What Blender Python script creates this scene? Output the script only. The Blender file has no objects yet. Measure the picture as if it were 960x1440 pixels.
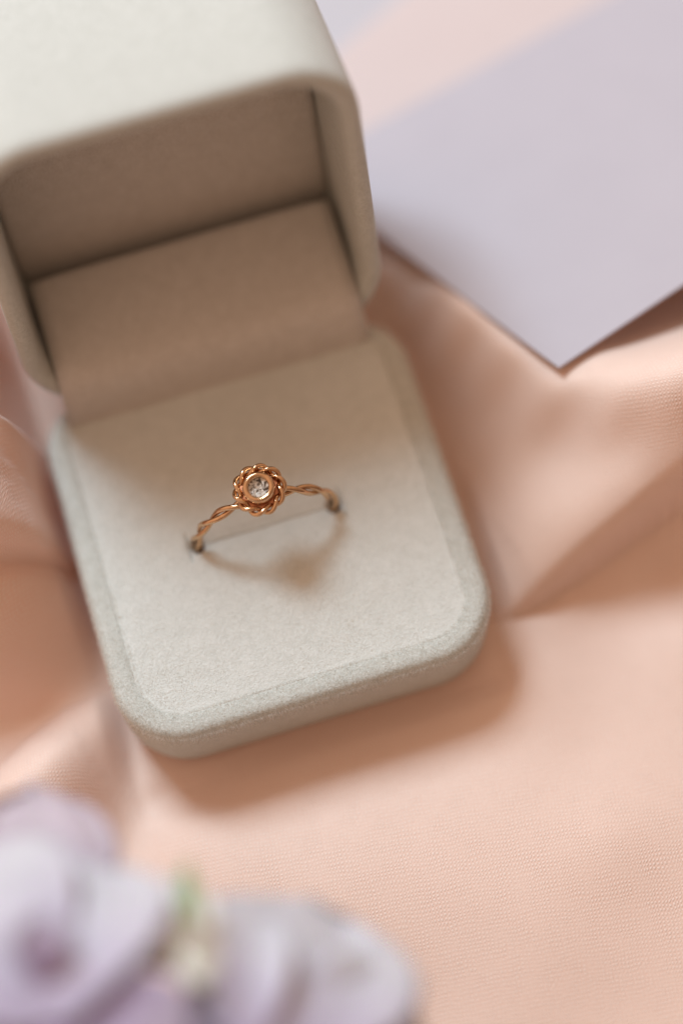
import bpy, math, random
import numpy as np
from mathutils import Matrix, Vector

random.seed(4)
rng = np.random.default_rng(7)
C = bpy.context.scene
COL = C.collection
MM = 0.001                       # everything below is written in millimetres

# ------------------------------------------------------------------ camera
RIM = 13.0                       # height of the box rim above the cloth
CAM = np.array([-11.175, -81.693, 261.958 + RIM])
CR = np.array([[0.95574213, -0.29159963, -0.03907213],
               [0.2844655, 0.8820257, 0.37564617],
               [0.07507566, 0.37013554, -0.92593916]])   # right, up, forward
cam_d = bpy.data.cameras.new('camera')
cam = bpy.data.objects.new('camera', cam_d)
COL.objects.link(cam)
mw = Matrix.Identity(4)
for i in range(3):
    mw[i][0] = CR[0][i]; mw[i][1] = CR[1][i]; mw[i][2] = -CR[2][i]
    mw[i][3] = CAM[i] * MM
cam.matrix_world = mw
cam_d.sensor_fit = 'VERTICAL'
cam_d.sensor_height = 36
cam_d.sensor_width = 24
cam_d.lens = 75
cam_d.clip_start = 0.01
cam_d.clip_end = 20
cam_d.dof.use_dof = True
FOC = np.array([0.2, 24.4, 22.6])
cam_d.dof.focus_distance = float((FOC - CAM) @ CR[2]) * MM
cam_d.dof.aperture_fstop = 3.1
C.camera = cam

# ------------------------------------------------------------------ light
w = bpy.data.worlds.new('World')
C.world = w
w.use_nodes = True
bg = w.node_tree.nodes['Background']
bg.inputs[1].default_value = 0.60
# a room: a little brighter on the window side, dimmer on the far side, warm throughout
wn = w.node_tree
wtc = wn.nodes.new('ShaderNodeTexCoord')
wdot = wn.nodes.new('ShaderNodeVectorMath'); wdot.operation = 'DOT_PRODUCT'
wdot.inputs[1].default_value = (-.55, .70, .45)
wn.links.new(wtc.outputs['Generated'], wdot.inputs[0])
wmr = wn.nodes.new('ShaderNodeMapRange')
wmr.inputs[1].default_value = -1; wmr.inputs[2].default_value = 1
wn.links.new(wdot.outputs['Value'], wmr.inputs[0])
wr = wn.nodes.new('ShaderNodeValToRGB')
wr.color_ramp.elements[0].color = (.16, .08, .05, 1)
wr.color_ramp.elements[1].color = (1.68, 1.10, .76, 1)
wn.links.new(wmr.outputs[0], wr.inputs[0])
wn.links.new(wr.outputs[0], bg.inputs[0])


def lamp(name, direction, dist, size, power, color, target=(0, 25, 10), sy=None):
    l = bpy.data.lights.new(name, 'AREA')
    l.shape = 'RECTANGLE'
    l.size = size * MM
    l.size_y = (sy or size) * MM
    l.energy = power
    l.color = color
    o = bpy.data.objects.new(name, l)
    COL.objects.link(o)
    d = Vector(direction).normalized()
    o.location = (Vector(target) + d * dist) * MM
    o.rotation_euler = (-d).to_track_quat('-Z', 'Y').to_euler()
    return o


def sdir(az, el):
    a, e = math.radians(az), math.radians(el)
    return (math.cos(e) * math.cos(a), math.cos(e) * math.sin(a), math.sin(e))


lamp('window_light', sdir(107, 48), 900, 290, 8.7, (0.69, 0.87, 1.0), sy=310)

C.view_settings.view_transform = 'Standard'
C.view_settings.look = 'None'
C.view_settings.exposure = 0
C.view_settings.gamma = 1
C.render.engine = 'CYCLES'
C.cycles.use_denoising = True
C.cycles.max_bounces = 10
C.cycles.diffuse_bounces = 6
C.cycles.glossy_bounces = 6
C.cycles.transmission_bounces = 10
C.cycles.sample_clamp_indirect = 6


# ------------------------------------------------------------------ helpers
def mesh(name, verts, faces, mat, parent=None, smooth=True):
    me = bpy.data.meshes.new(name)
    me.from_pydata((np.asarray(verts, float) * MM).tolist(), [], [tuple(int(i) for i in f) for f in faces])
    me.validate()
    me.update()
    if smooth:
        me.polygons.foreach_set('use_smooth', np.ones(len(me.polygons), bool))
    me.materials.append(mat)
    o = bpy.data.objects.new(name, me)
    COL.objects.link(o)
    if parent:
        o.parent = parent
    return o


def thing(name, label, cat, loc=(0, 0, 0), group=None):
    o = bpy.data.objects.new(name, None)
    o.empty_display_size = 0.005
    COL.objects.link(o)
    o.location = Vector(loc) * MM
    o['label'] = label
    o['category'] = cat
    if group:
        o['group'] = group
    return o


def rr(wd, y0, y1, r, n=14, rb=None):
    """rounded rectangle outline, counter-clockwise, x in +-wd/2, y in y0..y1"""
    r = max(r, 0.05)
    rb = r if rb is None else max(rb, .05)
    out = []
    hw = wd / 2
    rf = r
    for cx, cy, a0, r in ((hw - rb, y1 - rb, 0, rb), (-hw + rb, y1 - rb, 90, rb), (-hw + rf, y0 + rf, 180, rf), (hw - rf, y0 + rf, 270, rf)):
        for k in range(n + 1):
            a = math.radians(a0 + 90 * k / n)
            out.append((cx + r * math.cos(a), cy + r * math.sin(a)))
    # subdivide straight runs so bevels and fuzz behave
    pts = []
    for q_, (a, b) in enumerate(zip(out, out[1:] + out[:1])):
        m = 16 if q_ % (n + 1) == n else 1
        for k in range(m):
            pts.append((a[0] + (b[0] - a[0]) * k / m, a[1] + (b[1] - a[1]) * k / m))
    return pts


def loft(rings, close_first=False, close_last=False, cyc=True):
    V, F = [], []
    n = len(rings[0])
    for r_ in rings:
        V += list(r_)
    for i in range(len(rings) - 1):
        for j in range(n if cyc else n - 1):
            k = (j + 1) % n
            F.append((i * n + j, i * n + k, (i + 1) * n + k, (i + 1) * n + j))
    if close_first:
        F.append(tuple(reversed(range(n))))
    if close_last:
        F.append(tuple(range((len(rings) - 1) * n, len(rings) * n)))
    return V, F


def tube(path, rad, n=10, closed=False, flat=None):
    """swept round tube. rad: number or list"""
    P = np.asarray(path, float)
    m = len(P)
    if closed:
        T = np.roll(P, -1, 0) - np.roll(P, 1, 0)
    else:
        T = np.gradient(P, axis=0)
    T /= np.linalg.norm(T, axis=1)[:, None]
    N = np.zeros_like(P)
    a = np.array([0, 0, 1.0]) if abs(T[0][2]) < .9 else np.array([1.0, 0, 0])
    v = np.cross(T[0], a); v /= np.linalg.norm(v)
    for i in range(m):
        v = v - T[i] * (v @ T[i]); v /= np.linalg.norm(v)
        N[i] = v
    B = np.cross(T, N)
    R = np.full(m, rad) if np.isscalar(rad) else np.asarray(rad)
    rings = []
    if closed:   # close the residual twist
        v2 = N[-1] - T[0] * (N[-1] @ T[0]); v2 /= np.linalg.norm(v2)
        ang = math.atan2(v2 @ B[0], v2 @ N[0])
    else:
        ang = 0
    for i in range(m):
        off = -ang * i / m
        rings.append([tuple(P[i] + R[i] * (math.cos(t + off) * N[i] + math.sin(t + off) * B[i])) for t in np.linspace(0, 2 * math.pi, n, endpoint=False)])
    if closed:
        rings.append(rings[0])
        V, F = loft(rings)
        # weld last ring to first
        base = (len(rings) - 1) * n
        F = [tuple(i - base if i >= base else i for i in f) for f in F]
        return V[:base], F
    return loft(rings, True, True)


def lathe(profile, n=64, c=(0, 0, 0)):
    rings = [[(c[0] + r * math.cos(a), c[1] + r * math.sin(a), c[2] + z) for a in np.linspace(0, 2 * math.pi, n, endpoint=False)] for r, z in profile]
    return rings


# smooth value noise -------------------------------------------------
def vnoise(x, y, seed=0):
    r_ = np.random.default_rng(seed)
    tab = r_.random((64, 64))
    xi, yi = np.floor(x).astype(int), np.floor(y).astype(int)
    fx, fy = x - xi, y - yi
    fx = fx * fx * (3 - 2 * fx); fy = fy * fy * (3 - 2 * fy)
    g = lambda a, b: tab[a % 64, b % 64]
    return (g(xi, yi) * (1 - fx) + g(xi + 1, yi) * fx) * (1 - fy) + (g(xi, yi + 1) * (1 - fx) + g(xi + 1, yi + 1) * fx) * fy - .5


# ------------------------------------------------------------------ materials
def mat(name):
    m = bpy.data.materials.new(name)
    m.use_nodes = True
    nt = m.node_tree
    return m, nt, nt.nodes['Principled BSDF'], nt.nodes.new('ShaderNodeTexCoord')


def noise(nt, tc, scale, detail=4, rough=.55):
    mp = nt.nodes.new('ShaderNodeMapping')
    mp.inputs['Scale'].default_value = (1000, 1000, 1000)
    nt.links.new(tc.outputs['Object'], mp.inputs[0])
    n = nt.nodes.new('ShaderNodeTexNoise')
    n.inputs['Scale'].default_value = scale
    n.inputs['Detail'].default_value = detail
    n.inputs['Roughness'].default_value = rough
    nt.links.new(mp.outputs[0], n.inputs['Vector'])
    return n


def ramp(nt, src, c0, c1, p0=.3, p1=.7):
    r_ = nt.nodes.new('ShaderNodeValToRGB')
    r_.color_ramp.elements[0].position = p0
    r_.color_ramp.elements[1].position = p1
    r_.color_ramp.elements[0].color = (*c0, 1)
    r_.color_ramp.elements[1].color = (*c1, 1)
    nt.links.new(src, r_.inputs[0])
    return r_


def bump(nt, p, h, strength, dist):
    b = nt.nodes.new('ShaderNodeBump')
    b.inputs['Strength'].default_value = strength
    b.inputs['Distance'].default_value = dist * MM
    nt.links.new(h, b.inputs['Height'])
    nt.links.new(b.outputs[0], p.inputs['Normal'])


def velvet(name, c0, c1, sheen=.35):
    m, nt, p, tc = mat(name)
    n1 = noise(nt, tc, .55, 5, .65)
    r_ = ramp(nt, n1.outputs[0], c0, c1, .3, .7)
    n2 = noise(nt, tc, 3.2, 3, .7)
    mx = nt.nodes.new('ShaderNodeMix'); mx.data_type = 'RGBA'; mx.blend_type = 'OVERLAY'
    mx.inputs[0].default_value = .35
    nt.links.new(r_.outputs[0], mx.inputs[6])
    nt.links.new(n2.outputs[0], mx.inputs[7])
    nt.links.new(mx.outputs[2], p.inputs['Base Color'])
    p.inputs['Roughness'].default_value = .95
    p.inputs['Specular IOR Level'].default_value = .15
    p.inputs['Sheen Weight'].default_value = sheen
    p.inputs['Sheen Roughness'].default_value = .45
    p.inputs['Sheen Tint'].default_value = (.95, .95, .95, 1)
    bump(nt, p, n2.outputs[0], .8, .2)
    return m


M_vel = velvet('velvet_outer', (.53, .54, .50), (.57, .58, .54), .25)
M_pad = velvet('velvet_pad', (.60, .615, .58), (.66, .675, .64), .3)
M_lin = velvet('velvet_lining', (.59, .55, .505), (.65, .61, .565), .15)

m, nt, p, tc = mat('velvet_nap')
p.inputs['Base Color'].default_value = (.95, .93, .88, 1)
p.inputs['Roughness'].default_value = .8
p.inputs['Specular IOR Level'].default_value = .2
tr = nt.nodes.new('ShaderNodeBsdfTranslucent'); tr.inputs[0].default_value = (.93, .91, .86, 1)
ms = nt.nodes.new('ShaderNodeMixShader'); ms.inputs[0].default_value = .55
nt.links.new(p.outputs[0], ms.inputs[1]); nt.links.new(tr.outputs[0], ms.inputs[2])
nt.links.new(ms.outputs[0], nt.nodes['Material Output'].inputs['Surface'])
M_nap = m

# chiffon: crepe weave of two thread directions
m, nt, p, tc = mat('peach_chiffon')
mp = nt.nodes.new('ShaderNodeMapping')
mp.inputs['Scale'].default_value = (1000, 1000, 1000)
mp.inputs['Rotation'].default_value = (0, 0, math.radians(7))
nt.links.new(tc.outputs['UV'], mp.inputs[0])
wob = nt.nodes.new('ShaderNodeTexNoise'); wob.inputs['Scale'].default_value = .35; wob.inputs['Detail'].default_value = 3
nt.links.new(mp.outputs[0], wob.inputs['Vector'])
sc = nt.nodes.new('ShaderNodeVectorMath'); sc.operation = 'SCALE'; sc.inputs['Scale'].default_value = .9
nt.links.new(wob.outputs['Color'], sc.inputs[0])
ad = nt.nodes.new('ShaderNodeVectorMath'); ad.operation = 'ADD'
nt.links.new(mp.outputs[0], ad.inputs[0]); nt.links.new(sc.outputs[0], ad.inputs[1])
sep = nt.nodes.new('ShaderNodeSeparateXYZ')
nt.links.new(ad.outputs[0], sep.inputs[0])


def mth(op, a, b=None):
    n = nt.nodes.new('ShaderNodeMath'); n.operation = op
    for i, v in enumerate((a, b)):
        if v is None: continue
        if isinstance(v, (int, float)): n.inputs[i].default_value = v
        else: nt.links.new(v, n.inputs[i])
    return n.outputs[0]


PER = .47
sx = mth('SINE', mth('MULTIPLY', sep.outputs[0], 2 * math.pi / PER))
sy = mth('SINE', mth('MULTIPLY', sep.outputs[1], 2 * math.pi / (PER * 1.12)))
weave = mth('ADD', mth('MULTIPLY', mth('MULTIPLY', sx, sy), .5), mth('MULTIPLY', mth('ADD', sx, sy), .25))
fn = nt.nodes.new('ShaderNodeTexNoise'); fn.inputs['Scale'].default_value = 2.3; fn.inputs['Detail'].default_value = 3
nt.links.new(mp.outputs[0], fn.inputs['Vector'])
irr = mth('ADD', mth('MULTIPLY', wob.outputs[0], 1.3), -.15)
hgt = mth('ADD', mth('MULTIPLY', mth('MULTIPLY', weave, irr), .95), mth('MULTIPLY', fn.outputs[0], .55))
mr = nt.nodes.new('ShaderNodeMapRange')
nt.links.new(hgt, mr.inputs[0])
mr.inputs[1].default_value = -.3; mr.inputs[2].default_value = .85
cr = ramp(nt, mr.outputs[0], (.88, .60, .475), (.98, .84, .75), 0, 1)
nt.links.new(cr.outputs[0], p.inputs['Base Color'])
bump(nt, p, hgt, .6, .11)
p.inputs['Roughness'].default_value = .62
p.inputs['Specular IOR Level'].default_value = .6
p.inputs['Sheen Weight'].default_value = .45
p.inputs['Sheen Roughness'].default_value = .6
p.inputs['Sheen Tint'].default_value = (.9, .92, .95, 1)
# thin cloth: part of the light comes through it, deeper in colour
tr = nt.nodes.new('ShaderNodeBsdfTranslucent'); tr.inputs[0].default_value = (.90, .36, .20, 1)
ms = nt.nodes.new('ShaderNodeMixShader'); ms.inputs[0].default_value = .22
nt.links.new(p.outputs[0], ms.inputs[1]); nt.links.new(tr.outputs[0], ms.inputs[2])
nt.links.new(ms.outputs[0], nt.nodes['Material Output'].inputs['Surface'])
M_cloth = m


def paper(name, c, var=.007):
    m, nt, p, tc = mat(name)
    n = noise(nt, tc, .12, 6, .6)
    r_ = ramp(nt, n.outputs[0], tuple(v - var for v in c), tuple(v + var for v in c))
    nt.links.new(r_.outputs[0], p.inputs['Base Color'])
    p.inputs['Roughness'].default_value = .7
    n2 = noise(nt, tc, 4, 4, .6)
    bump(nt, p, n2.outputs[0], .25, .03)
    return m


M_card = paper('lavender_card_stock', (.43, .405, .45))
M_env = paper('blush_paper', (.62, .53, .52))
M_lav = paper('pale_lavender_paper', (.50, .49, .53))

m, nt, p, tc = mat('rose_gold')
n = noise(nt, tc, 1.3, 4, .6)
r_ = ramp(nt, n.outputs[0], (.56, .35, .20), (.72, .48, .29))
nt.links.new(r_.outputs[0], p.inputs['Base Color'])
p.inputs['Metallic'].default_value = 1
p.inputs['Roughness'].default_value = .1
n2 = noise(nt, tc, 9, 3, .6)
bump(nt, p, n2.outputs[0], .12, .04)
M_gold = m

m, nt, p, tc = mat('clear_gemstone')
tb = nt.nodes.new('ShaderNodeBsdfTransparent'); tb.inputs[0].default_value = (.98, .975, .96, 1)
gb = nt.nodes.new('ShaderNodeBsdfGlossy'); gb.inputs['Roughness'].default_value = .02
ms = nt.nodes.new('ShaderNodeMixShader')
ms.inputs[0].default_value = .12; nt.links.new(tb.outputs[0], ms.inputs[1]); nt.links.new(gb.outputs[0], ms.inputs[2])
nt.links.new(ms.outputs[0], nt.nodes['Material Output'].inputs['Surface'])
M_gem = m

m, nt, p, tc = mat('gem_inner_facets')
n = noise(nt, tc, 2.2, 2, .5)
r_ = ramp(nt, n.outputs[0], (.30, .28, .26), (1, 1, 1), .42, .52)  # patchy grey to white, the stone's sparkle put into the colour
nt.links.new(r_.outputs[0], p.inputs['Base Color'])
p.inputs['Metallic'].default_value = .2
p.inputs['Roughness'].default_value = .1
M_pav = m
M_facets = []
for nm_, c_, mt_ in (('facet_dark', (.07, .06, .055), .6), ('facet_mid', (.62, .60, .57), .3), ('facet_bright', (.86, .85, .82), .1)):  # dark and bright reflections of the stone put into facet colours
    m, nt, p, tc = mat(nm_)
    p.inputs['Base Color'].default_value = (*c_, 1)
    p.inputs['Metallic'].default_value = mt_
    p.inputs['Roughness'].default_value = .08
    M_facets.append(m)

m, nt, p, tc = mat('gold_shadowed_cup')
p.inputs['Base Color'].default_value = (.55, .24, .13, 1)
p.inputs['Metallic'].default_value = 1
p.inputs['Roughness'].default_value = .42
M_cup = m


def petal_mat(name, edge, throat, k0=.15, k1=.7):
    m, nt, p, tc = mat(name)
    sep = nt.nodes.new('ShaderNodeSeparateXYZ')
    nt.links.new(tc.outputs['UV'], sep.inputs[0])
    r_ = ramp(nt, sep.outputs[1], throat, edge, k0, k1)
    n = noise(nt, tc, .25, 5, .6)
    mx = nt.nodes.new('ShaderNodeMix'); mx.data_type = 'RGBA'; mx.blend_type = 'OVERLAY'
    mx.inputs[0].default_value = .25
    nt.links.new(r_.outputs[0], mx.inputs[6]); nt.links.new(n.outputs[0], mx.inputs[7])
    nt.links.new(mx.outputs[2], p.inputs['Base Color'])
    # radial veins
    mp = nt.nodes.new('ShaderNodeMapping'); mp.inputs['Scale'].default_value = (34, 2, 1)
    nt.links.new(tc.outputs['UV'], mp.inputs[0])
    vn = nt.nodes.new('ShaderNodeTexNoise'); vn.inputs['Scale'].default_value = 1
    nt.links.new(mp.outputs[0], vn.inputs['Vector'])
    bump(nt, p, vn.outputs[0], .5, .3)
    p.inputs['Roughness'].default_value = .6
    p.inputs['Subsurface Weight'].default_value = .35
    p.inputs['Subsurface Radius'].default_value = (.0012, .0008, .0014)
    p.inputs['Sheen Weight'].default_value = .2
    return m


M_pet = petal_mat('lavender_petal', (.52, .515, .56), (.40, .35, .47))
M_pet_deep = petal_mat('violet_petal', (.40, .35, .46), (.28, .19, .33))
M_pet_pink = petal_mat('mauve_petal', (.50, .43, .49), (.38, .30, .40))
M_bud = petal_mat('bud_petal', (.74, .72, .68), (.62, .62, .52), .0, .5)
M_green = petal_mat('green_sepal', (.30, .42, .18), (.50, .56, .36))
M_green_edge = petal_mat('sepal_blush', (.58, .40, .28), (.42, .44, .26))

# ------------------------------------------------------------------ the cloth
def unp(px, py, z):
    """where the sight line through a point of the photograph meets height z (used to read positions off it)"""
    d = np.array([(px - 480) / 3000, (720 - py) / 3000, 1.0]) @ CR
    t = (z - CAM[2]) / d[2]
    return CAM + t * d


CTRL = [  # pixel x, y, height: read off the photograph
    # right-hand fold
    (540, 345, 4.5), (568, 378, 8), (600, 405, 11), (640, 440, 13.8), (700, 492, 15.6), (780, 550, 17.2), (870, 575, 18.6), (960, 562, 20), (1060, 530, 21), (1200, 440, 18),
    (575, 420, 3.5), (605, 460, 5.5), (650, 515, 7), (700, 570, 8.2), (780, 625, 9.4), (870, 645, 11.2), (960, 635, 12.8), (1060, 600, 15),
    (590, 490, 1.2), (620, 570, .8), (640, 640, .8), (668, 720, 1.2), (692, 800, 1.6), (700, 650, 5.2), (690, 610, 6),
    (740, 730, 5.2), (790, 720, 6.2), (860, 705, 7.8), (960, 685, 9.8), (1060, 650, 13), (745, 800, 3.0), (770, 812, 2.8),
    (830, 780, 4), (900, 742, 5.8), (700, 852, 1.2),
    (860, 480, 14.5), (920, 460, 12), (960, 410, 2), (700, 350, 5), (620, 300, 2), (560, 300, 1), (800, 300, 4), (960, 250, 2), (700, 150, 0), (900, 80, 0), (560, 40, 0), (530, 250, 0), (480, 60, 0), (650, 0, 0), (560, -60, 0), (800, -60, 0), (400, -60, 0),
    # flat in front
    (760, 870, .8), (850, 830, .4), (960, 790, .3), (750, 955, 2.2), (960, 900, 1.2), (820, 1040, 1.4), (960, 1120, 1.6), (600, 1110, 2.4), (440, 1110, 1.6), (500, 1060, .8), (520, 1110, 2.2),
    (700, 1250, 3.6), (480, 1250, 3.2), (600, 1180, 3.4), (860, 1180, 3.2), (480, 1190, 2.8), (900, 1400, 1.5), (600, 1440, 1), (1100, 1200, 1), (1200, 900, 1.5), (300, 1120, .2), (330, 1230, 3.0), (400, 1165, 2.2),
    # left: heap piled steep so these folds fall into shade
    (0, 470, 32), (0, 540, 28), (40, 560, 22), (0, 620, 25), (60, 650, 16), (20, 740, 18), (75, 720, 11), (-80, 650, 27), (-80, 540, 31), (-200, 540, 34), (-200, 800, 20), (-150, 720, 25),
    (10, 815, 17), (60, 806, 13), (60, 860, 12), (0, 860, 15), (105, 830, 8), (115, 900, 4), (40, 930, 8), (0, 940, 9), (-80, 880, 16), (0, 985, 3), (-120, 960, 8), (130, 960, 1), (0, 1010, .0), (60, 1000, .2), (-80, 1030, 0),
    (90, 1055, 5.5), (150, 1005, 3.0), (30, 1100, 6.5), (100, 1120, 5.5), (70, 1180, 5.5), (190, 1060, .2), (190, 1125, -.6), (165, 1190, -.6), (225, 1170, .5), (275, 1165, 2.4), (150, 1290, -.3), (0, 1250, 2), (0, 1440, 1), (250, 1300, 1.2), (-150, 1200, 2),
    # behind and under
    (300, 300, 0), (100, 200, 0), (200, 0, 0), 
]
cp = np.array([[*unp(a, b, h)[:2], h] for a, b, h in CTRL])
for (x, y) in [(-120, -100), (0, -105), (140, -100), (150, 0), (150, 90), (150, 190), (40, 195), (-60, 195), (-130, 120), (-130, 30), (90, -60), (-90, -50), (90, 150)]:
    cp = np.vstack([cp, [x, y, 1.0]])
for x, y, z in [(-36, 70, 40), (-45, 70, 44), (-37, 78, 46), (-50, 80, 46), (-38, 92, 44), (-60, 74, 40), (-64, 92, 40), (-45, 105, 30), (-80, 80, 30), (-90, 100, 20)]:  # unseen cloth heap, added to block window light from the left folds
    cp = np.vstack([cp, [x, y, z]])
for x in np.linspace(-20, 20, 4):
    for y in (5, 18, 30, 42):
        cp = np.vstack([cp, [x, y, -.2]])


c1 = unp(785, 517, RIM + 6.5); c2 = unp(414, 238, RIM - 9); c4 = unp(960, 400, RIM + 6.5)
nrm = np.cross(c4 - c1, c2 - c1); nrm /= np.linalg.norm(nrm)
d = np.array([(850 - 480) / 3000, (720 - 0) / 3000, 1.0]) @ CR
c3 = CAM + ((c1 - CAM) @ nrm) / (d @ nrm) * d
u1 = (c4 - c1); u1 /= np.linalg.norm(u1); u2 = (c3 - c2); u2 /= np.linalg.norm(u2)
uu = (u1 + u2) / 2
CARD_C, CARD_N = c1, nrm
CARD_U = u1[:2] / np.linalg.norm(u1[:2])
_w = (c2 - c1)[:2]; CARD_W = _w / np.linalg.norm(_w)


def kern(d2):
    return np.sqrt(d2 + 16.0)


D2 = ((cp[:, None, :2] - cp[None, :, :2]) ** 2).sum(-1)
A = -kern(D2)
n_ = len(cp)
A = A + 0.25 * -np.eye(n_) * -1 * 0 - 0 * np.eye(n_)
A2 = np.block([[A + 0.6 * np.eye(n_), np.ones((n_, 1))], [np.ones((1, n_)), np.zeros((1, 1))]])
sol = np.linalg.solve(A2, np.append(cp[:, 2], 0))


def base_h(X, Y):
    H = np.full(X.shape, sol[-1])
    for (cx, cy, _), wgt in zip(cp, sol[:-1]):
        H += -wgt * kern((X - cx) ** 2 + (Y - cy) ** 2)
    return H


def edge_feature(X, Y, line, amps, wid, reach, side, trough=.12):
    """a fold that rolls over: steep round lip along the line, fading away behind it"""
    L = np.array(line, float)
    best = np.full(X.shape, 1e9); sgn = np.ones(X.shape); amp = np.zeros(X.shape)
    for i in range(len(L) - 1):
        a, b = L[i], L[i + 1]
        ab = b - a
        t = np.clip(((X - a[0]) * ab[0] + (Y - a[1]) * ab[1]) / (ab @ ab), 0, 1)
        dx = X - (a[0] + t * ab[0]); dy = Y - (a[1] + t * ab[1])
        d = np.hypot(dx, dy)
        cr_ = ab[0] * dy - ab[1] * dx
        m_ = d < best
        best = np.where(m_, d, best)
        sgn = np.where(m_, np.sign(cr_), sgn)
        amp = np.where(m_, amps[i] * (1 - t) + amps[i + 1] * t, amp)
    d = best
    up = (sgn * side) > 0
    q_ = np.clip(d / wid, 0, 1)
    prof = np.sqrt(np.clip(1 - (1 - q_) ** 2, 0, 1)) * np.exp(-(np.maximum(d - wid, 0) / reach) ** 2)
    # a slight trough in front of the lip
    tr = -trough * np.exp(-(d / (wid * .8)) ** 2)
    return amp * np.where(up, prof, tr)


E1 = [unp(a, b, 1)[:2] for a, b in [(675, 872), (720, 868), (760, 848), (830, 805), (900, 762), (960, 728), (1080, 650), (1300, 500)]]
E2 = [unp(a, b, 15)[:2] for a, b in [(-250, 850), (-80, 820), (0, 797), (60, 778), (105, 748), (135, 700)]]
E3 = [unp(a, b, .5)[:2] for a, b in [(-60, 1150), (10, 1072), (40, 1040), (90, 1003), (155, 975), (190, 970)]]


def cloth_h(X, Y):
    H = base_h(X, Y)
    H += edge_feature(X, Y, E1, [0, 1.4, 3.4, 5.6, 7.2, 8.0, 8.4, 5], 2.6, 11, 1, .2)
    H += edge_feature(X, Y, E2, [5, 6.5, 7, 6.0, 3.5, 0], 2.6, 9, 1, .35)
    H += edge_feature(X, Y, E3, [1.5, 2.4, 2.6, 2.2, 1.4, 0], 3.4, 8, -1)
    H += vnoise(X / 17 + 3, Y / 13, 3) * .5 + vnoise(X / 7 + Y / 21, Y / 9 + 5, 4) * .18
    # the box presses its footprint flat
    qx = np.maximum(np.abs(X) - 24.3, 0); qy = np.maximum(np.abs(Y - 24.4) - 24.6, 0)
    d = np.hypot(qx, qy)
    s = np.clip(d / 4.5, 0, 1); s = s * s * (3 - 2 * s)
    H = H * s + (-.25) * (1 - s)
    # the card lies on top of the cloth
    zc_ = CARD_C[2] - (CARD_N[0] * (X - CARD_C[0]) + CARD_N[1] * (Y - CARD_C[1])) / CARD_N[2] - 1.0
    ra = (X - CARD_C[0]) * CARD_U[0] + (Y - CARD_C[1]) * CARD_U[1]
    rb_ = (X - CARD_C[0]) * CARD_W[0] + (Y - CARD_C[1]) * CARD_W[1]
    outd = np.hypot(np.maximum(-ra, 0), np.maximum(-rb_, 0))
    zc_ = zc_ + np.maximum(outd - 1.0, 0) * .7
    k_ = 1.2
    H = -k_ * np.log(np.exp(-np.clip(H, -30, 60) / k_) + np.exp(-np.clip(zc_, -30, 60) / k_))
    # the open lid leans over here: the cloth stays below it
    m_ = (X > -60) & (X < 33) & (Y > 34)
    cap = 2.5 + np.where(X > 0, np.maximum(X - 25.0, 0) * 4 + np.maximum(48 - Y, 0) * 3, np.maximum(-X - 26.0, 0) * (3.0 + 3.0 / (1 + np.exp(-(Y - 61) / 1.5))) + np.maximum(48 - Y, 0) * 4)
    H = np.where(m_, np.minimum(H, cap), H)
    return H


def axis(lo, hi, flo, fhi, fine, coarse):
    a = [flo]
    s = coarse
    while a[0] > lo:
        a.insert(0, a[0] - min(s, 6)); s *= 1.06
    b = list(np.arange(flo + fine, fhi, fine))
    a += b; s = fine
    while a[-1] < hi:
        s = min(s * 1.06, 6); a.append(a[-1] + s)
    return np.array(a)


gx = axis(-130, 150, -56, 76, .5, .5)
gy = axis(-110, 200, -60, 52, .5, .5)
GX, GY = np.meshgrid(gx, gy)
GH = cloth_h(GX, GY)
ny, nx = GX.shape
idx = np.arange(nx * ny).reshape(ny, nx)
Fq = np.stack([idx[:-1, :-1], idx[:-1, 1:], idx[1:, 1:], idx[1:, :-1]], -1).reshape(-1, 4)
V = np.stack([GX, GY, GH], -1).reshape(-1, 3)
me = bpy.data.meshes.new('chiffon_cloth')
me.vertices.add(len(V)); me.vertices.foreach_set('co', (V * MM).ravel())
me.loops.add(Fq.size); me.loops.foreach_set('vertex_index', Fq.ravel())
me.polygons.add(len(Fq))
me.polygons.foreach_set('loop_start', np.arange(0, Fq.size, 4))
me.polygons.foreach_set('loop_total', np.full(len(Fq), 4))
me.update(); me.validate()
me.polygons.foreach_set('use_smooth', np.ones(len(Fq), bool))
# UV follows the cloth surface (arc length), so the weave is not stretched on slopes
dHx = np.diff(GH, axis=1); dXx = np.diff(GX, axis=1)
u = np.concatenate([np.zeros((ny, 1)), np.cumsum(np.hypot(dXx, dHx), 1)], 1)
i0 = nx // 2; u -= u[:, i0:i0 + 1]
dHy = np.diff(GH, axis=0); dYy = np.diff(GY, axis=0)
v = np.concatenate([np.zeros((1, nx)), np.cumsum(np.hypot(dYy, dHy), 0)], 0)
j0 = ny // 4; v -= v[j0:j0 + 1, :]
# low-pass the arc length so the threads stay smooth from row to row
kk = np.ones(41) / 41
pad = np.pad(u, ((20, 20), (0, 0)), 'edge'); u = np.apply_along_axis(lambda a: np.convolve(a, kk, 'valid'), 0, pad)
pad = np.pad(v, ((0, 0), (20, 20)), 'edge'); v = np.apply_along_axis(lambda a: np.convolve(a, kk, 'valid'), 1, pad)
uvl = me.uv_layers.new(name='UVMap')
UV = np.stack([u, v], -1).reshape(-1, 2)[Fq.ravel()] * MM
uvl.data.foreach_set('uv', UV.astype(np.float32).ravel())
me.materials.append(M_cloth)
cloth = bpy.data.objects.new('chiffon_cloth', me)
COL.objects.link(cloth)
cloth['label'] = 'peach chiffon cloth lying in soft folds under the ring box'
cloth['category'] = 'cloth'


def cloth_at(x, y):
    return float(cloth_h(np.array([[x]]), np.array([[y]]))[0, 0])


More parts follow.
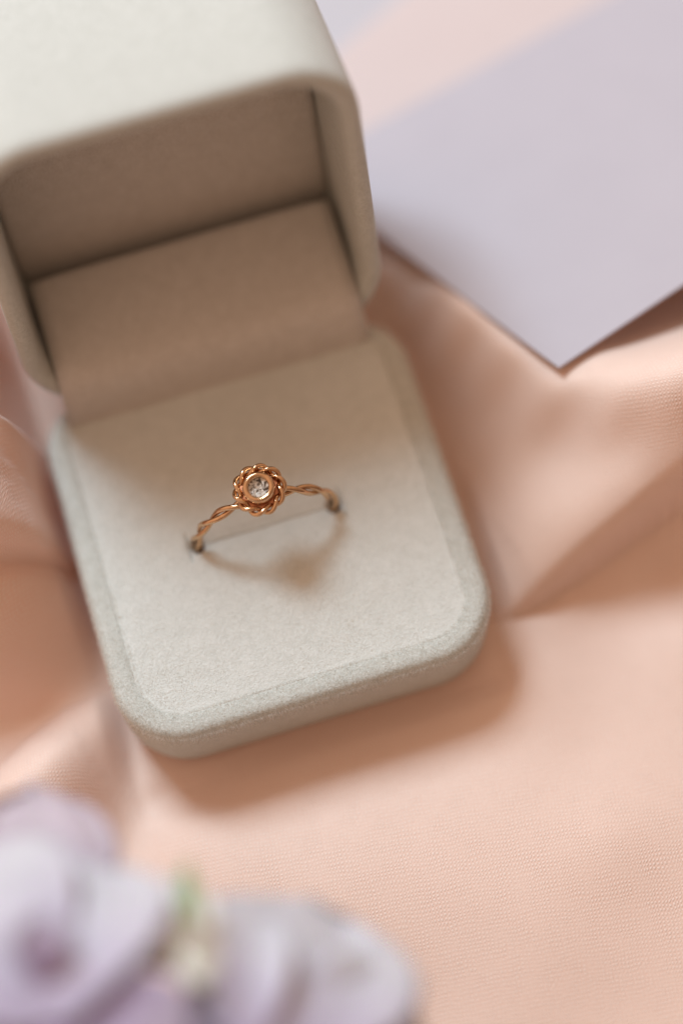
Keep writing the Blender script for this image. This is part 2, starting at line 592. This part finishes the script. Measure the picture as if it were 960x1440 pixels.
# table under the cloth
V_, F_ = [(-400, -400, -9), (400, -400, -9), (400, 400, -9), (-400, 400, -9), (-400, -400, -29), (400, -400, -29), (400, 400, -29), (-400, 400, -29)], [(0, 1, 2, 3), (7, 6, 5, 4), (0, 4, 5, 1), (1, 5, 6, 2), (2, 6, 7, 3), (3, 7, 4, 0)]
table = mesh('tabletop', V_, F_, paper('pale_tabletop', (.45, .40, .36)), smooth=False)
table['kind'] = 'structure'

# ------------------------------------------------------------------ the ring box
BW, BD, BR = 50.6, 49.6, 9.0
BY = -.8
PADZ = RIM - .06
box = thing('ring_box', 'open cream velvet ring box with rounded corners holding the rose gold ring', 'ring box')

prof = [(2.6, .1), (1.2, .35), (.5, 1.3), (.15, 3), (.0, 6), (.0, 9.2), (.1, 10.0), (.42, 10.65), (.95, 10.95), (1.7, 11.02), (2.5, 11.0), (2.95, 10.95), (3.3, 10.75), (3.6, 9.5), (3.6, 7.5)]
rings = []
for o_, z in prof:
    z = z + (RIM - 11) * min(z / 9.2, 1)
    rings.append([(x, y, z) for x, y in rr(BW - 2 * o_, BY + o_, BD - o_, BR - o_ * .8, rb=7.5 - o_ * 2.1)])
V, F = loft(rings, close_first=True)
base = mesh('base', V, F, M_vel, box)

# pad with the slit that holds the ring
PI_ = 3.06                       # inset of the pad
SY = 24.4                        # slit line
hw0, py0, py1, pr = BW / 2 - PI_, PI_ + BY, BD - 2.9, BR - 3


def half_w(y):
    for yc, s in ((py0 + pr, -1), (py1 - 1.0, 1)):
        r_ = pr if s < 0 else 1.0
        dy = (yc - y) if s < 0 else (y - yc)
        if dy > 0:
            dy = min(dy, r_)
            return hw0 - r_ + math.sqrt(max(r_ * r_ - dy * dy, 0))
    return hw0


ys = np.unique(np.concatenate([np.linspace(py0, py0 + pr, 36), np.arange(py0 + pr, SY - 3.5, .3), np.arange(SY - 3.5, SY + 3.5, .09), np.arange(SY + 3.5, py1 - 1, .3), np.linspace(py1 - 1, py1, 8)]).round(4))
us = np.unique(np.concatenate([np.linspace(-1, -.9, 14), np.linspace(-.9, -.55, 26), np.linspace(-.55, -.38, 46), np.linspace(-.38, .38, 60), np.linspace(.38, .55, 46), np.linspace(.55, .9, 26), np.linspace(.9, 1, 14)]).round(5))
PX = np.array([[u_ * half_w(y) for u_ in us] for y in ys])
PY = np.repeat(ys[:, None], len(us), 1)
wrow = np.array([half_w(y) for y in ys])[:, None]
dist = np.minimum(wrow - np.abs(PX), PY - py0)
# true rounded corner distance
qx = np.abs(PX) - (hw0 - pr); qy = (py0 + pr) - PY
dc = pr - np.hypot(np.maximum(qx, 0), np.maximum(qy, 0))
dist = np.where((qx > 0) & (qy > 0), dc, np.minimum(hw0 - np.abs(PX), PY - py0))
dist = np.clip(dist, 0, 99)
edge = np.clip(dist / .6, 0, 1)
PZ = PADZ - .12 * (1 - np.sqrt(1 - (1 - edge) ** 2))
PZ += .14 * vnoise(PX / 6, PY / 6, 11) + .04 * vnoise(PX / 1.3, PY / 1.3, 12)
wv = .22 * vnoise(PX / 2.5 + 7, PX * 0 + .3, 13)
cut = np.exp(-((PY - SY - wv) / .11) ** 2) * (1 / (1 + np.exp((np.abs(PX) - 10.4) / .12)))
dip = .45 * np.exp(-((PY - SY) / 1.1) ** 2) * (1 / (1 + np.exp((np.abs(PX) - 10.6) / .35)))
tick = np.exp(-((np.abs(PX) - 10.55 - .12 * vnoise(PY / 1.5, PY * 0, 5)) / .13) ** 2) * (1 / (1 + np.exp((np.abs(PY - SY) - 2.0) / .15)))
hole = np.exp(-(((np.abs(PX) - 9.45) / .85) ** 2 + ((PY - SY) / .8) ** 2) ** 1.3)
PZ -= np.maximum.reduce([cut * .3, tick * .5, hole * 2.2]) + dip
ny_, nx_ = PX.shape
idx = np.arange(nx_ * ny_).reshape(ny_, nx_)
Fp = np.stack([idx[:-1, :-1], idx[:-1, 1:], idx[1:, 1:], idx[1:, :-1]], -1).reshape(-1, 4)
pad_o = mesh('pad', np.stack([PX, PY, PZ], -1).reshape(-1, 3), Fp, M_pad, box)


# velvet nap: short fibres as real geometry
def blades(name, P, N, length, width, tilt, parent, matl, lean=None):
    n = len(P)
    rnd = rng.normal(size=(n, 3))
    Dn = N + tilt * rnd
    if lean is not None:
        Dn = Dn + lean
    Dn /= np.linalg.norm(Dn, axis=1)[:, None]
    S_ = np.cross(Dn, rng.normal(size=(n, 3))); S_ /= np.linalg.norm(S_, axis=1)[:, None]
    L = length * (.6 + .8 * rng.random(n))[:, None]
    a = P - S_ * width / 2 - N * .03; b = P + S_ * width / 2 - N * .03
    c = P + Dn * L
    V = np.stack([a, b, c], 1).reshape(-1, 3)
    me = bpy.data.meshes.new(name)
    me.vertices.add(len(V)); me.vertices.foreach_set('co', (V * MM).ravel())
    me.loops.add(3 * n); me.loops.foreach_set('vertex_index', np.arange(3 * n))
    me.polygons.add(n)
    me.polygons.foreach_set('loop_start', np.arange(0, 3 * n, 3))
    me.polygons.foreach_set('loop_total', np.full(n, 3))
    me.update(); me.validate()
    G = np.cross(b - a, c - a); G /= np.linalg.norm(G, axis=1)[:, None]
    flip = (G * N).sum(1) < 0
    V2 = V.reshape(-1, 3, 3); V2[flip] = V2[flip][:, [0, 2, 1]]
    me.vertices.foreach_set('co', (V2 * MM).ravel()); G[flip] *= -1
    Nm = N * .8 + G * .35 + Dn * .15
    Nm /= np.linalg.norm(Nm, axis=1)[:, None]
    me.polygons.foreach_set('use_smooth', np.ones(n, bool))
    me.normals_split_custom_set(np.repeat(Nm, 3, 0).tolist())
    me.materials.append(matl)
    o = bpy.data.objects.new(name, me)
    COL.objects.link(o)
    o.parent = parent
    o['kind'] = 'stuff'
    return o


# rim fibres: sample the rounded profile
out = np.array(rr(1, 0, 1, .01)) * 0
path = np.array(rr(BW - 3.2, 1.6 + BY, BD - 1.6, BR - 1.6, 40, rb=5))
seg = np.roll(path, -1, 0) - path
sl = np.hypot(*seg.T); cum = np.concatenate([[0], np.cumsum(sl)])
NB = 52000
s = rng.random(NB) * cum[-1]
k = np.searchsorted(cum, s) - 1
t = (s - cum[k]) / sl[k]
pc = path[k] + seg[k] * t[:, None]
nn = np.stack([seg[k][:, 1], -seg[k][:, 0]], 1) / sl[k][:, None]
# outward normal (smoothed around corners)
cx_ = np.clip(pc[:, 0], -(BW / 2 - BR), BW / 2 - BR); cy_ = np.clip(pc[:, 1], BR + BY, BD - BR)
dn = pc - np.stack([cx_, cy_], 1)
ln = np.hypot(*dn.T)
nn = np.where((ln[:, None] > .5) & (pc[:, 1:] < BR), dn / np.maximum(ln, 1e-6)[:, None], nn)
ang = np.radians(rng.uniform(-75, 120, NB))      # over the rim: inside .. outer side
A_ = 1.6; Hh = .75
P = np.zeros((NB, 3)); Nn = np.zeros((NB, 3))
off = A_ * np.sin(ang); zz = RIM - Hh + Hh * np.cos(ang)
zz = np.where(ang < 0, RIM, zz); off = np.where(ang < 0, ang / math.radians(75) * 2.0, off)
low = ang > math.pi / 2
zz = np.where(low, RIM - Hh - (ang - math.pi / 2) * 4.0, zz); off = np.where(low, A_, off)
low_fade = 1
P[:, :2] = pc + nn * off[:, None]; P[:, 2] = zz
Nn[:, :2] = nn * np.sin(np.maximum(ang, 0))[:, None]; Nn[:, 2] = np.cos(np.maximum(ang, 0))
Nn /= np.linalg.norm(Nn, axis=1)[:, None]
lean = np.zeros((NB, 3))
lean[:, 0] = vnoise(P[:, 0] / .55, P[:, 1] / .55, 21) * 1.3
lean[:, 1] = vnoise(P[:, 0] / .55, P[:, 1] / .55, 22) * 1.3
blades('velvet_nap', P, Nn, .42, .036, .35, base, M_nap, lean)

# pad fibres, shorter
NP = 45000
X = rng.uniform(-hw0 + .8, hw0 - .8, NP); Y = rng.uniform(py0 + .8, py1 - .5, NP)
qx = np.abs(X) - (hw0 - pr); qy = (py0 + pr) - Y
keep = ~((qx > 0) & (qy > 0) & (np.hypot(qx, qy) > pr - .8))
keep &= ~((np.abs(Y - SY) < .3) & (np.abs(X) < 11)) & ~((np.abs(np.abs(X) - 9.45) < 1.1) & (np.abs(Y - SY) < 1.1)) & ~((np.abs(np.abs(X) - 10.55) < .3) & (np.abs(Y - SY) < 2.2))
X, Y = X[keep], Y[keep]
Z = PADZ - .02 - .45 * np.exp(-((Y - SY) / 1.1) ** 2) * (np.abs(X) < 10.8)
P = np.stack([X, Y, Z], 1)
Nn = np.tile([0, 0, 1.0], (len(X), 1))
lean = np.stack([vnoise(X / 1.7, Y / 1.7, 31) * 1.5, vnoise(X / 1.7, Y / 1.7, 32) * 1.5 - .5, 0 * X], 1)
blades('velvet_nap', P, Nn, .22, .06, .6, pad_o, M_nap, lean)

# the lid, modelled closed about its hinge then swung open
PHI = math.radians(104)
HY, HZ = 48.0, RIM + 1.0
LW, LD, LH, LR = 49.6, 48.0, 30.0, 9.5


def lid_pt(x, y, z):
    c_, s_ = math.cos(PHI), math.sin(PHI)
    return (x, HY + y * c_ + z * s_, HZ - y * s_ + z * c_)


def lid_ring(o_, z, r=None):
    return [lid_pt(x, y, z) for x, y in rr(LW - 2 * o_, -LD + o_, -o_, (LR if r is None else r) - o_ * .75, rb=10.5 - o_ * .9)]


lp = [(2.7, 18.4), (2.75, 10), (2.7, 2.5), (2.55, 1.0), (2.2, .3), (1.6, .0), (.9, .05), (.35, .45), (.08, 1.2), (0, 2.5), (0, 10), (.1, 25), (.5, 27.5), (1.6, 29.2), (3.2, 30.0)]
rings = [lid_ring(o_, z) for o_, z in lp]
V, F = loft(rings, close_last=True)
lid = mesh('lid', V, F, M_vel, box)
# lining pad inside the top of the lid, slightly domed
rings = [lid_ring(o_, z) for o_, z in ((2.78, 18.6), (2.85, 17.9), (3.2, 17.4), (4.2, 17.1), (9, 16.95), (16, 16.9))]
V, F = loft(rings, close_last=True)
mesh('lining', V, F, M_lin, lid)
# hinge panel: a padded flap that rises from the pad and bends back into the lid
pp = [(45.3, 9.8), (45.9, 10.6), (46.3, 12.5), (47.0, 15.2), (48.2, 17.6), (50.0, 18.9), (54, 19.6), (59, 20.2), (63.5, 20.6), (64.4, 20.0), (64.6, 18.4)]
pp = np.array(pp) + [0, RIM - 11]
tt = np.linspace(0, len(pp) - 1, 60)
ppx = np.interp(tt, np.arange(len(pp)), pp[:, 0]); ppz = np.interp(tt, np.arange(len(pp)), pp[:, 1])
for _ in range(6):
    ppx[1:-1] = (ppx[:-2] + ppx[1:-1] * 2 + ppx[2:]) / 4; ppz[1:-1] = (ppz[:-2] + ppz[1:-1] * 2 + ppz[2:]) / 4
rings = []
TH = 1.1
dyv = np.gradient(ppx); dzv = np.gradient(ppz); ln = np.hypot(dyv, dzv)
nyv, nzv = dzv / ln, -dyv / ln          # pointing back/down, away from the camera
for i in range(len(ppx)):
    hw = 21.5 - .6 * min(i / 25, 1)
    r_ = TH / 2
    ring = []
    xs = np.linspace(-hw, hw, 22)
    for x in xs: ring.append((x, ppx[i] + .25 * nyv[i] * (abs(x) / hw) ** 8, ppz[i] + .25 * nzv[i] * (abs(x) / hw) ** 8))
    for x in xs[::-1]: ring.append((x, ppx[i] + TH * nyv[i], ppz[i] + TH * nzv[i]))
    rings.append(ring)
V, F = loft(rings, True, True)
mesh('hinge_panel', V, F, M_lin, box)
# hinge strip outside, joining base and lid behind the panel
rings = []
for yy, zz_ in ((45.9, 4), (46.4, 7), (46.9, 10), (47.6, 13), (48.8, 14)):
    rings.append([(x, yy + 3, zz_) for x in np.linspace(-15.5, 15.5, 12)] + [(x, yy + 3.5, zz_ - .3) for x in np.linspace(15.5, -15.5, 12)])
V, F = loft(rings, True, True)
mesh('hinge', V, F, M_vel, box)

# ------------------------------------------------------------------ the ring
ring = thing('ring', 'rose gold twisted ring with a clear round stone standing in the cream pad', 'ring', (0, SY, .9))
RZ = PADZ - .9 + .25       # centre height in ring space
RR = 9.45


def strand_band(ph, N=9.5, n=420):
    """half turns run out into the head on both sides"""
    pts, rad = [], []
    for t in np.linspace(0, 2 * math.pi, n, endpoint=False):
        th = t + math.pi / 2
        tw = N * t + ph
        ro = .42 * math.cos(tw); si = .44 * math.sin(tw)
        r_ = RR + ro
        pts.append((r_ * math.cos(th), si, RZ + r_ * math.sin(th)))
    return pts


for ph in (0, math.pi):
    V, F = tube(strand_band(ph, 7), .37, 12, closed=True)
    mesh('twisted_wire', V, F, M_gold, ring)

# head, tipped slightly towards the viewer
HX, HYc, HZc = .1, 0.45, RZ + RR + .95
tip = Matrix.Rotation(math.radians(7), 4, 'X') @ Matrix.Rotation(math.radians(-3), 4, 'Y')


def head(vs):
    return [tuple(tip @ Vector(v) + Vector((HX, HYc, HZc))) for v in vs]


def rope(ph, R_, tw_n, off, n=380, z0=0.35):
    pts = []
    for t in np.linspace(0, 2 * math.pi, n, endpoint=False):
        a = tw_n * t + ph
        wob = 1 + .02 * math.sin(3 * t + 1)
        r_ = R_ * wob + off * math.cos(a)
        z = z0 + off * .85 * math.sin(a) + .1 * math.sin(2 * t)
        pts.append((r_ * math.cos(t), r_ * math.sin(t), z))
    return pts


for ph in (0.4, math.pi + .4):
    V, F = tube(rope(ph, 2.88, 5, .38), .31, 12, closed=True)
    mesh('halo_wire', head(V), F, M_gold, ring)
# solder tail where the rope meets
tl = [(-3.0 + .25 * math.sin(s_ * 3), -.55 + s_ * .55, .5 + .35 * math.sin(s_ * 5)) for s_ in np.linspace(0, 1, 14)]
V, F = tube(tl, [.2 + .06 * math.sin(i * .5) for i in range(14)], 8)
mesh('wire_end', head(V), F, M_gold, ring)
# cup under the bezel
pr_ = [(0.01, -.45), (1.6, -.45), (2.5, -.2), (2.72, .1), (2.5, .28), (1.8, .15), (0.01, .1)]
V, F = loft(lathe(pr_, 48))
mesh('cup', head(V), F, M_cup, ring)
# bezel
bz = [(1.35, .1), (1.95, .1), (2.08, .5), (2.14, 1.0), (2.1, 1.45), (1.98, 1.78), (1.82, 1.93), (1.66, 1.98), (1.42, 1.9), (1.31, 1.72), (1.28, 1.3), (1.3, .6), (1.25, .2)]
V, F = loft(lathe(bz, 72))
bezel = mesh('bezel', head(V), F, M_gold, ring)
# brilliant: clear crown over a faceted pavilion
gz = 1.42
n8 = 8
jr = random.Random(9)
tab = [(.80 * math.cos(a), .80 * math.sin(a), gz + .40) for a in np.arange(n8) * math.pi / 4]
mid = [(1.14 * math.cos(a), 1.14 * math.sin(a), gz + .24) for a in (np.arange(n8) + .5) * math.pi / 4]
gir = [(1.42 * math.cos(a), 1.42 * math.sin(a), gz + .06) for a in np.arange(16) * math.pi / 8]
low_ = [(1.42 * math.cos(a), 1.42 * math.sin(a), gz) for a in np.arange(16) * math.pi / 8]
V = tab + mid + gir + low_
T0, M0, G0, H0 = 0, 8, 16, 32
F = [tuple(range(8))]
for i in range(8):
    j = (i + 1) % 8
    F += [(T0 + i, M0 + i, T0 + j), (M0 + i, T0 + i, G0 + 2 * i), (T0 + i, M0 + (i - 1) % 8, G0 + 2 * i),
          (M0 + i, G0 + 2 * i, G0 + 2 * i + 1), (M0 + i, G0 + 2 * i + 1, G0 + (2 * i + 2) % 16)]
for i in range(16):
    j = (i + 1) % 16
    F.append((G0 + i, H0 + i, H0 + j, G0 + j))
import bmesh
gem = mesh('gemstone', head(V), F, M_gem, ring, smooth=False)
bm = bmesh.new(); bm.from_mesh(gem.data); bmesh.ops.recalc_face_normals(bm, faces=bm.faces); bm.to_mesh(gem.data); bm.free()
# pavilion: rings of small facets, sparkle painted as random dark, mid and bright colours
rows = [(1.40, -.04, 16, 0), (1.08, -.34, 16, .5), (.74, -.52, 16, 0), (.42, -.86, 8, .5), (0.02, -1.12, 8, 0)]
V, F = [], []
st = []
for r_, z_, n_r, o_ in rows:
    st.append((len(V), n_r))
    for i in range(n_r):
        a = (i + o_) * 2 * math.pi / n_r
        rj = r_ * (1 + jr.uniform(-.05, .05)) if r_ < 1.3 else r_
        V.append((rj * math.cos(a), rj * math.sin(a), gz + z_ * .55 + (jr.uniform(-.14, .14) if .1 < r_ < 1.3 else 0)))
for (s0, n0), (s1, n1) in zip(st, st[1:]):
    if n0 == n1:
        for i in range(n0):
            F += [(s0 + i, s0 + (i + 1) % n0, s1 + i), (s0 + (i + 1) % n0, s1 + (i + 1) % n0, s1 + i)]
    else:
        for i in range(n1):
            F += [(s0 + 2 * i, s0 + 2 * i + 1, s1 + i), (s0 + 2 * i + 1, s0 + (2 * i + 2) % n0, s1 + i), (s0 + (2 * i + 2) % n0, s1 + (i + 1) % n1, s1 + i)]
pv_ = mesh('pavilion', head(V), F, M_pav, gem, smooth=False)
bm = bmesh.new(); bm.from_mesh(pv_.data); bmesh.ops.recalc_face_normals(bm, faces=bm.faces)
bm.to_mesh(pv_.data); bm.free()
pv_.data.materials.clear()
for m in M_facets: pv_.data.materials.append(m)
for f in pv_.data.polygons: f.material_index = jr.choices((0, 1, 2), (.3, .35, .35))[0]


# ------------------------------------------------------------------ papers behind
def sheet(name, corners, th, matl, label, cat, curl=0.0, n=24):
    """a rectangular sheet of card from four corners (z given), with thickness"""
    c = [np.array(q_, float) for q_ in corners]
    V, F = [], []
    for side in (0, 1):
        for i in range(n + 1):
            for j in range(n + 1):
                a, b = i / n, j / n
                p_ = (c[0] * (1 - a) + c[1] * a) * (1 - b) + (c[3] * (1 - a) + c[2] * a) * b
                z = p_[2] + curl * (4 * (a - .5) ** 2 - 1) * .5 - (th if side else 0)
                V.append((p_[0], p_[1], z))
    m1 = (n + 1) ** 2
    for i in range(n):
        for j in range(n):
            q0 = i * (n + 1) + j
            F.append((q0, q0 + 1, q0 + n + 2, q0 + n + 1))
            F.append((m1 + q0, m1 + q0 + n + 1, m1 + q0 + n + 2, m1 + q0 + 1))
    for i in range(n):
        for q0, q1 in ((i, i + 1), ((i + 1) * (n + 1), i * (n + 1)), (n * (n + 1) + i + 1, n * (n + 1) + i), (i * (n + 1) + n, (i + 1) * (n + 1) + n)):
            F.append((q0, m1 + q0, m1 + q1, q1))
    o = mesh(name, V, F, matl, smooth=False)
    o['label'] = label; o['category'] = cat
    return o


sheet('card', [c1, c2, c2 + u2 * 88, c1 + u1 * 88], .45, M_card, 'plain lavender grey card leaning on the cloth fold behind the box', 'card', .5)
# pale blush sheet and a lavender one underneath, further back
p1 = unp(498, 52, 2.2); p2 = unp(580, -18, 2.2)
dv = (p2 - p1)[:2]; dv /= np.linalg.norm(dv); pv = np.array([dv[1], -dv[0]])
q0 = p1[:2] - dv * 22; q1 = q0 + dv * 95
zc = lambda a, z: (a[0], a[1], z)
sheet('envelope', [zc(q0 + pv * 60, 2.2), zc(q0, 2.2), zc(q1, 2.2), zc(q1 + pv * 60, 2.2)], .5, M_env, 'pale blush envelope lying behind the lavender grey card', 'envelope')
q2 = q0 - pv * 26 - dv * 4
sheet('folded_note', [zc(q2 + pv * 34, 1.5), zc(q2, 1.5), zc(q2 + dv * 82, 1.5), zc(q2 + dv * 82 + pv * 34, 1.5)], .4, M_lav, 'pale lavender paper peeking out left of the blush envelope', 'paper')


# ------------------------------------------------------------------ flowers in the foreground
def petal(name, base_p, direc, up, length, width, parent, matl, cup=.25, ruffle=.08, seed=0, tipw=.75, back=.0, th=.35):
    """curved petal: base, direction, surface normal, size. cup bends the sides up, back rolls the tip away"""
    b = Vector(base_p); dv = Vector(direc).normalized()
    upv = Vector(up); upv = (upv - dv * upv.dot(dv)).normalized()
    sv = dv.cross(upv).normalized()
    nu, nv = 22, 20
    r_ = random.Random(seed)
    ph = [r_.uniform(0, 6.28) for _ in range(4)]
    V, UVs = [], []
    for side in (0, 1):
        for j in range(nv + 1):
            v_ = j / nv
            # outline: narrow claw, broad round blade
            wv_ = (.16 + .84 * math.sin(min(v_ / tipw, 1) * math.pi / 2) ** 1.1) if v_ < tipw else math.sqrt(max(1 - ((v_ - tipw) / (1.0001 - tipw)) ** 2, 0))
            for i in range(nu + 1):
                s_ = i / nu * 2 - 1
                x = s_ * wv_ * width / 2
                l_ = v_ * length * (1 - .06 * s_ * s_ * v_)
                z = cup * width * .5 * (s_ * s_) * wv_ - back * length * v_ ** 2.2 + cup * length * .35 * math.sin(v_ * math.pi)
                z += ruffle * width * v_ ** 2 * (math.sin(s_ * 5.5 + ph[0]) * .5 + math.sin(s_ * 9 + ph[1] + v_ * 3) * .3) * (.3 + abs(s_))
                z -= side * th * (.35 + .65 * (1 - v_))
                V.append(tuple(b + dv * l_ + sv * x + upv * z))
                UVs.append(((s_ + 1) / 2, v_))
    F = []
    m1 = (nu + 1) * (nv + 1)
    for j in range(nv):
        for i in range(nu):
            q0 = j * (nu + 1) + i
            F.append((q0, q0 + nu + 1, q0 + nu + 2, q0 + 1))
            F.append((m1 + q0, m1 + q0 + 1, m1 + q0 + nu + 2, m1 + q0 + nu + 1))
    for j in range(nv):
        for q0, q1 in ((j * (nu + 1), (j + 1) * (nu + 1)), ((j + 1) * (nu + 1) + nu, j * (nu + 1) + nu)):
            F.append((q0, m1 + q0, m1 + q1, q1))
    o = mesh(name, V, F, matl, parent)
    uv = o.data.uv_layers.new(name='UVMap')
    for lp_ in o.data.loops:
        uv.data[lp_.index].uv = UVs[lp_.vertex_index]
    return o


def rel(px, py, z, o):
    return np.array(unp(px, py, z)) - np.array(o)


# left flower head: petals fan out from a centre near (70,1420), 24 mm above the cloth
def flower(loc, label, petals, group=None, stem=None, seed=0):
    t = thing('flower', label, 'flower', loc)
    L0 = np.array(loc)
    for i, (cxy, czz, txy, tz, wd, matl, cup, ruf, back, up) in enumerate(petals):
        a = unp(*cxy, czz + FZ) - L0; b_ = unp(*txy, tz + FZ) - L0
        petal('petal', a, b_ - a, up, float(np.linalg.norm(b_ - a)), wd, t, matl, cup, ruf, seed * 20 + i, .62, back)
    if stem is not None:
        pth = [np.array(s_) - L0 for s_ in stem]
        P_ = np.array(pth); tt_ = np.linspace(0, len(P_) - 1, 24)
        Q = np.stack([np.interp(tt_, np.arange(len(P_)), P_[:, k_]) for k_ in range(3)], 1)
        V, F = tube(Q, .9, 8)
        mesh('stem', V, F, M_green, t)
    return t


UP = (0, -.3, 1)
FZ = 13
ca = unp(60, 1400, 34 + FZ)
la = (ca[0], ca[1], 1.0)
flower(la, 'large blurred lavender flower filling the lower left corner', [
    ((60, 1440), 38, (-120, 1200), 34, 26, M_pet, .12, .05, .1, (0.3, -.2, 1)),
    ((75, 1440), 38, (95, 1182), 34, 24, M_pet, .10, .06, .2, (-.2, -.3, 1)),
    ((60, 1400), 29, (40, 1090), 30, 19, M_pet_pink, .1, .06, .1, (.1, -.1, 1)),
    ((80, 1450), 36, (205, 1352), 32, 17, M_pet, .15, .08, .15, (.1, -.3, 1)),
    ((70, 1420), 36, (-60, 1580), 40, 24, M_pet_deep, .15, .08, .1, (.1, .2, 1)),
    ((80, 1420), 35, (225, 1545), 38, 20, M_pet_deep, .15, .08, .1, (-.1, .2, 1)),
    ((60, 1380), 38, (58, 1285), 39, 6, M_pet_deep, .3, .1, -.1, (0, -.4, 1)),
], stem=[ca - [0, 0, 4], ca + [-2, -16, -14], (ca[0] - 4, ca[1] - 34, 3.5), (ca[0] - 6, ca[1] - 60, 2.5)], seed=1)

cb = unp(400, 1450, 30 + FZ)
lb = (cb[0], cb[1], 1.0)
flower(lb, 'blurred pale lavender flower at the bottom edge with one broad rounded petal', [
    ((385, 1520), 33, (455, 1246), 27, 26, M_pet, .14, .05, .14, (.1, -.3, 1)),
    ((350, 1480), 34, (325, 1272), 30, 12, M_pet, .1, .05, .1, (-.1, -.2, 1)),
    ((410, 1500), 28, (590, 1400), 28, 17, M_pet, .12, .05, .2, (.3, -.1, 1)),
    ((380, 1490), 29, (235, 1430), 32, 14, M_pet_deep, .2, .08, .1, (-.2, -.1, 1)),
    ((400, 1490), 29, (520, 1640), 31, 18, M_pet_deep, .2, .1, .1, (0, .2, 1)),
], stem=[cb - [0, 0, 3], cb + [2, -14, -12], (cb[0] + 3, cb[1] - 34, 3.5), (cb[0] + 3, cb[1] - 58, 2.5)], seed=2)

# bud between them
BZ = 32
pb = unp(262, 1345, 14 + BZ)
bud = thing('flower_bud', 'small closed whitish bud with green sepals between the two lavender flowers', 'flower bud', (pb[0], pb[1], 1.0))
L0 = np.array([pb[0], pb[1], 1.0])


def bud_petal(name, c, t_, wd, matl, up, cup=.45, back=0, seed=0, tipw=.45):
    a = unp(*c[:2], c[2] + BZ) - L0; b_ = unp(*t_[:2], t_[2] + BZ) - L0
    petal(name, a, b_ - a, up, float(np.linalg.norm(b_ - a)), wd, bud, matl, cup, .05, seed, tipw, back)


bud_petal('petal', (258, 1362, 16), (212, 1238, 13), 11, M_bud, (-.1, -.3, 1), -.12, 0, 41)
bud_petal('petal', (266, 1362, 17), (248, 1226, 13.5), 9, M_bud, (.1, -.3, 1), -.15, 0, 42)
bud_petal('sepal', (272, 1340, 17.6), (262, 1205, 14.6), 2.0, M_green, (.1, -.6, 1), -.1, 0, 43, .3)
bud_petal('sepal', (282, 1335, 16.4), (292, 1248, 13), 2.4, M_green_edge, (.3, -.5, 1), -.1, 0, 44, .3)
bud_petal('petal', (285, 1385, 17.5), (268, 1285, 18), 6.0, M_bud, (.2, -.4, 1), -.4, 0, 45, .4)
V, F = tube([pb - L0, pb - L0 + [0, -2, -9], pb - L0 + [1, -12, -24], pb - L0 + [2, -46, -33]], .8, 8)
mesh('stem', V, F, M_green, bud)
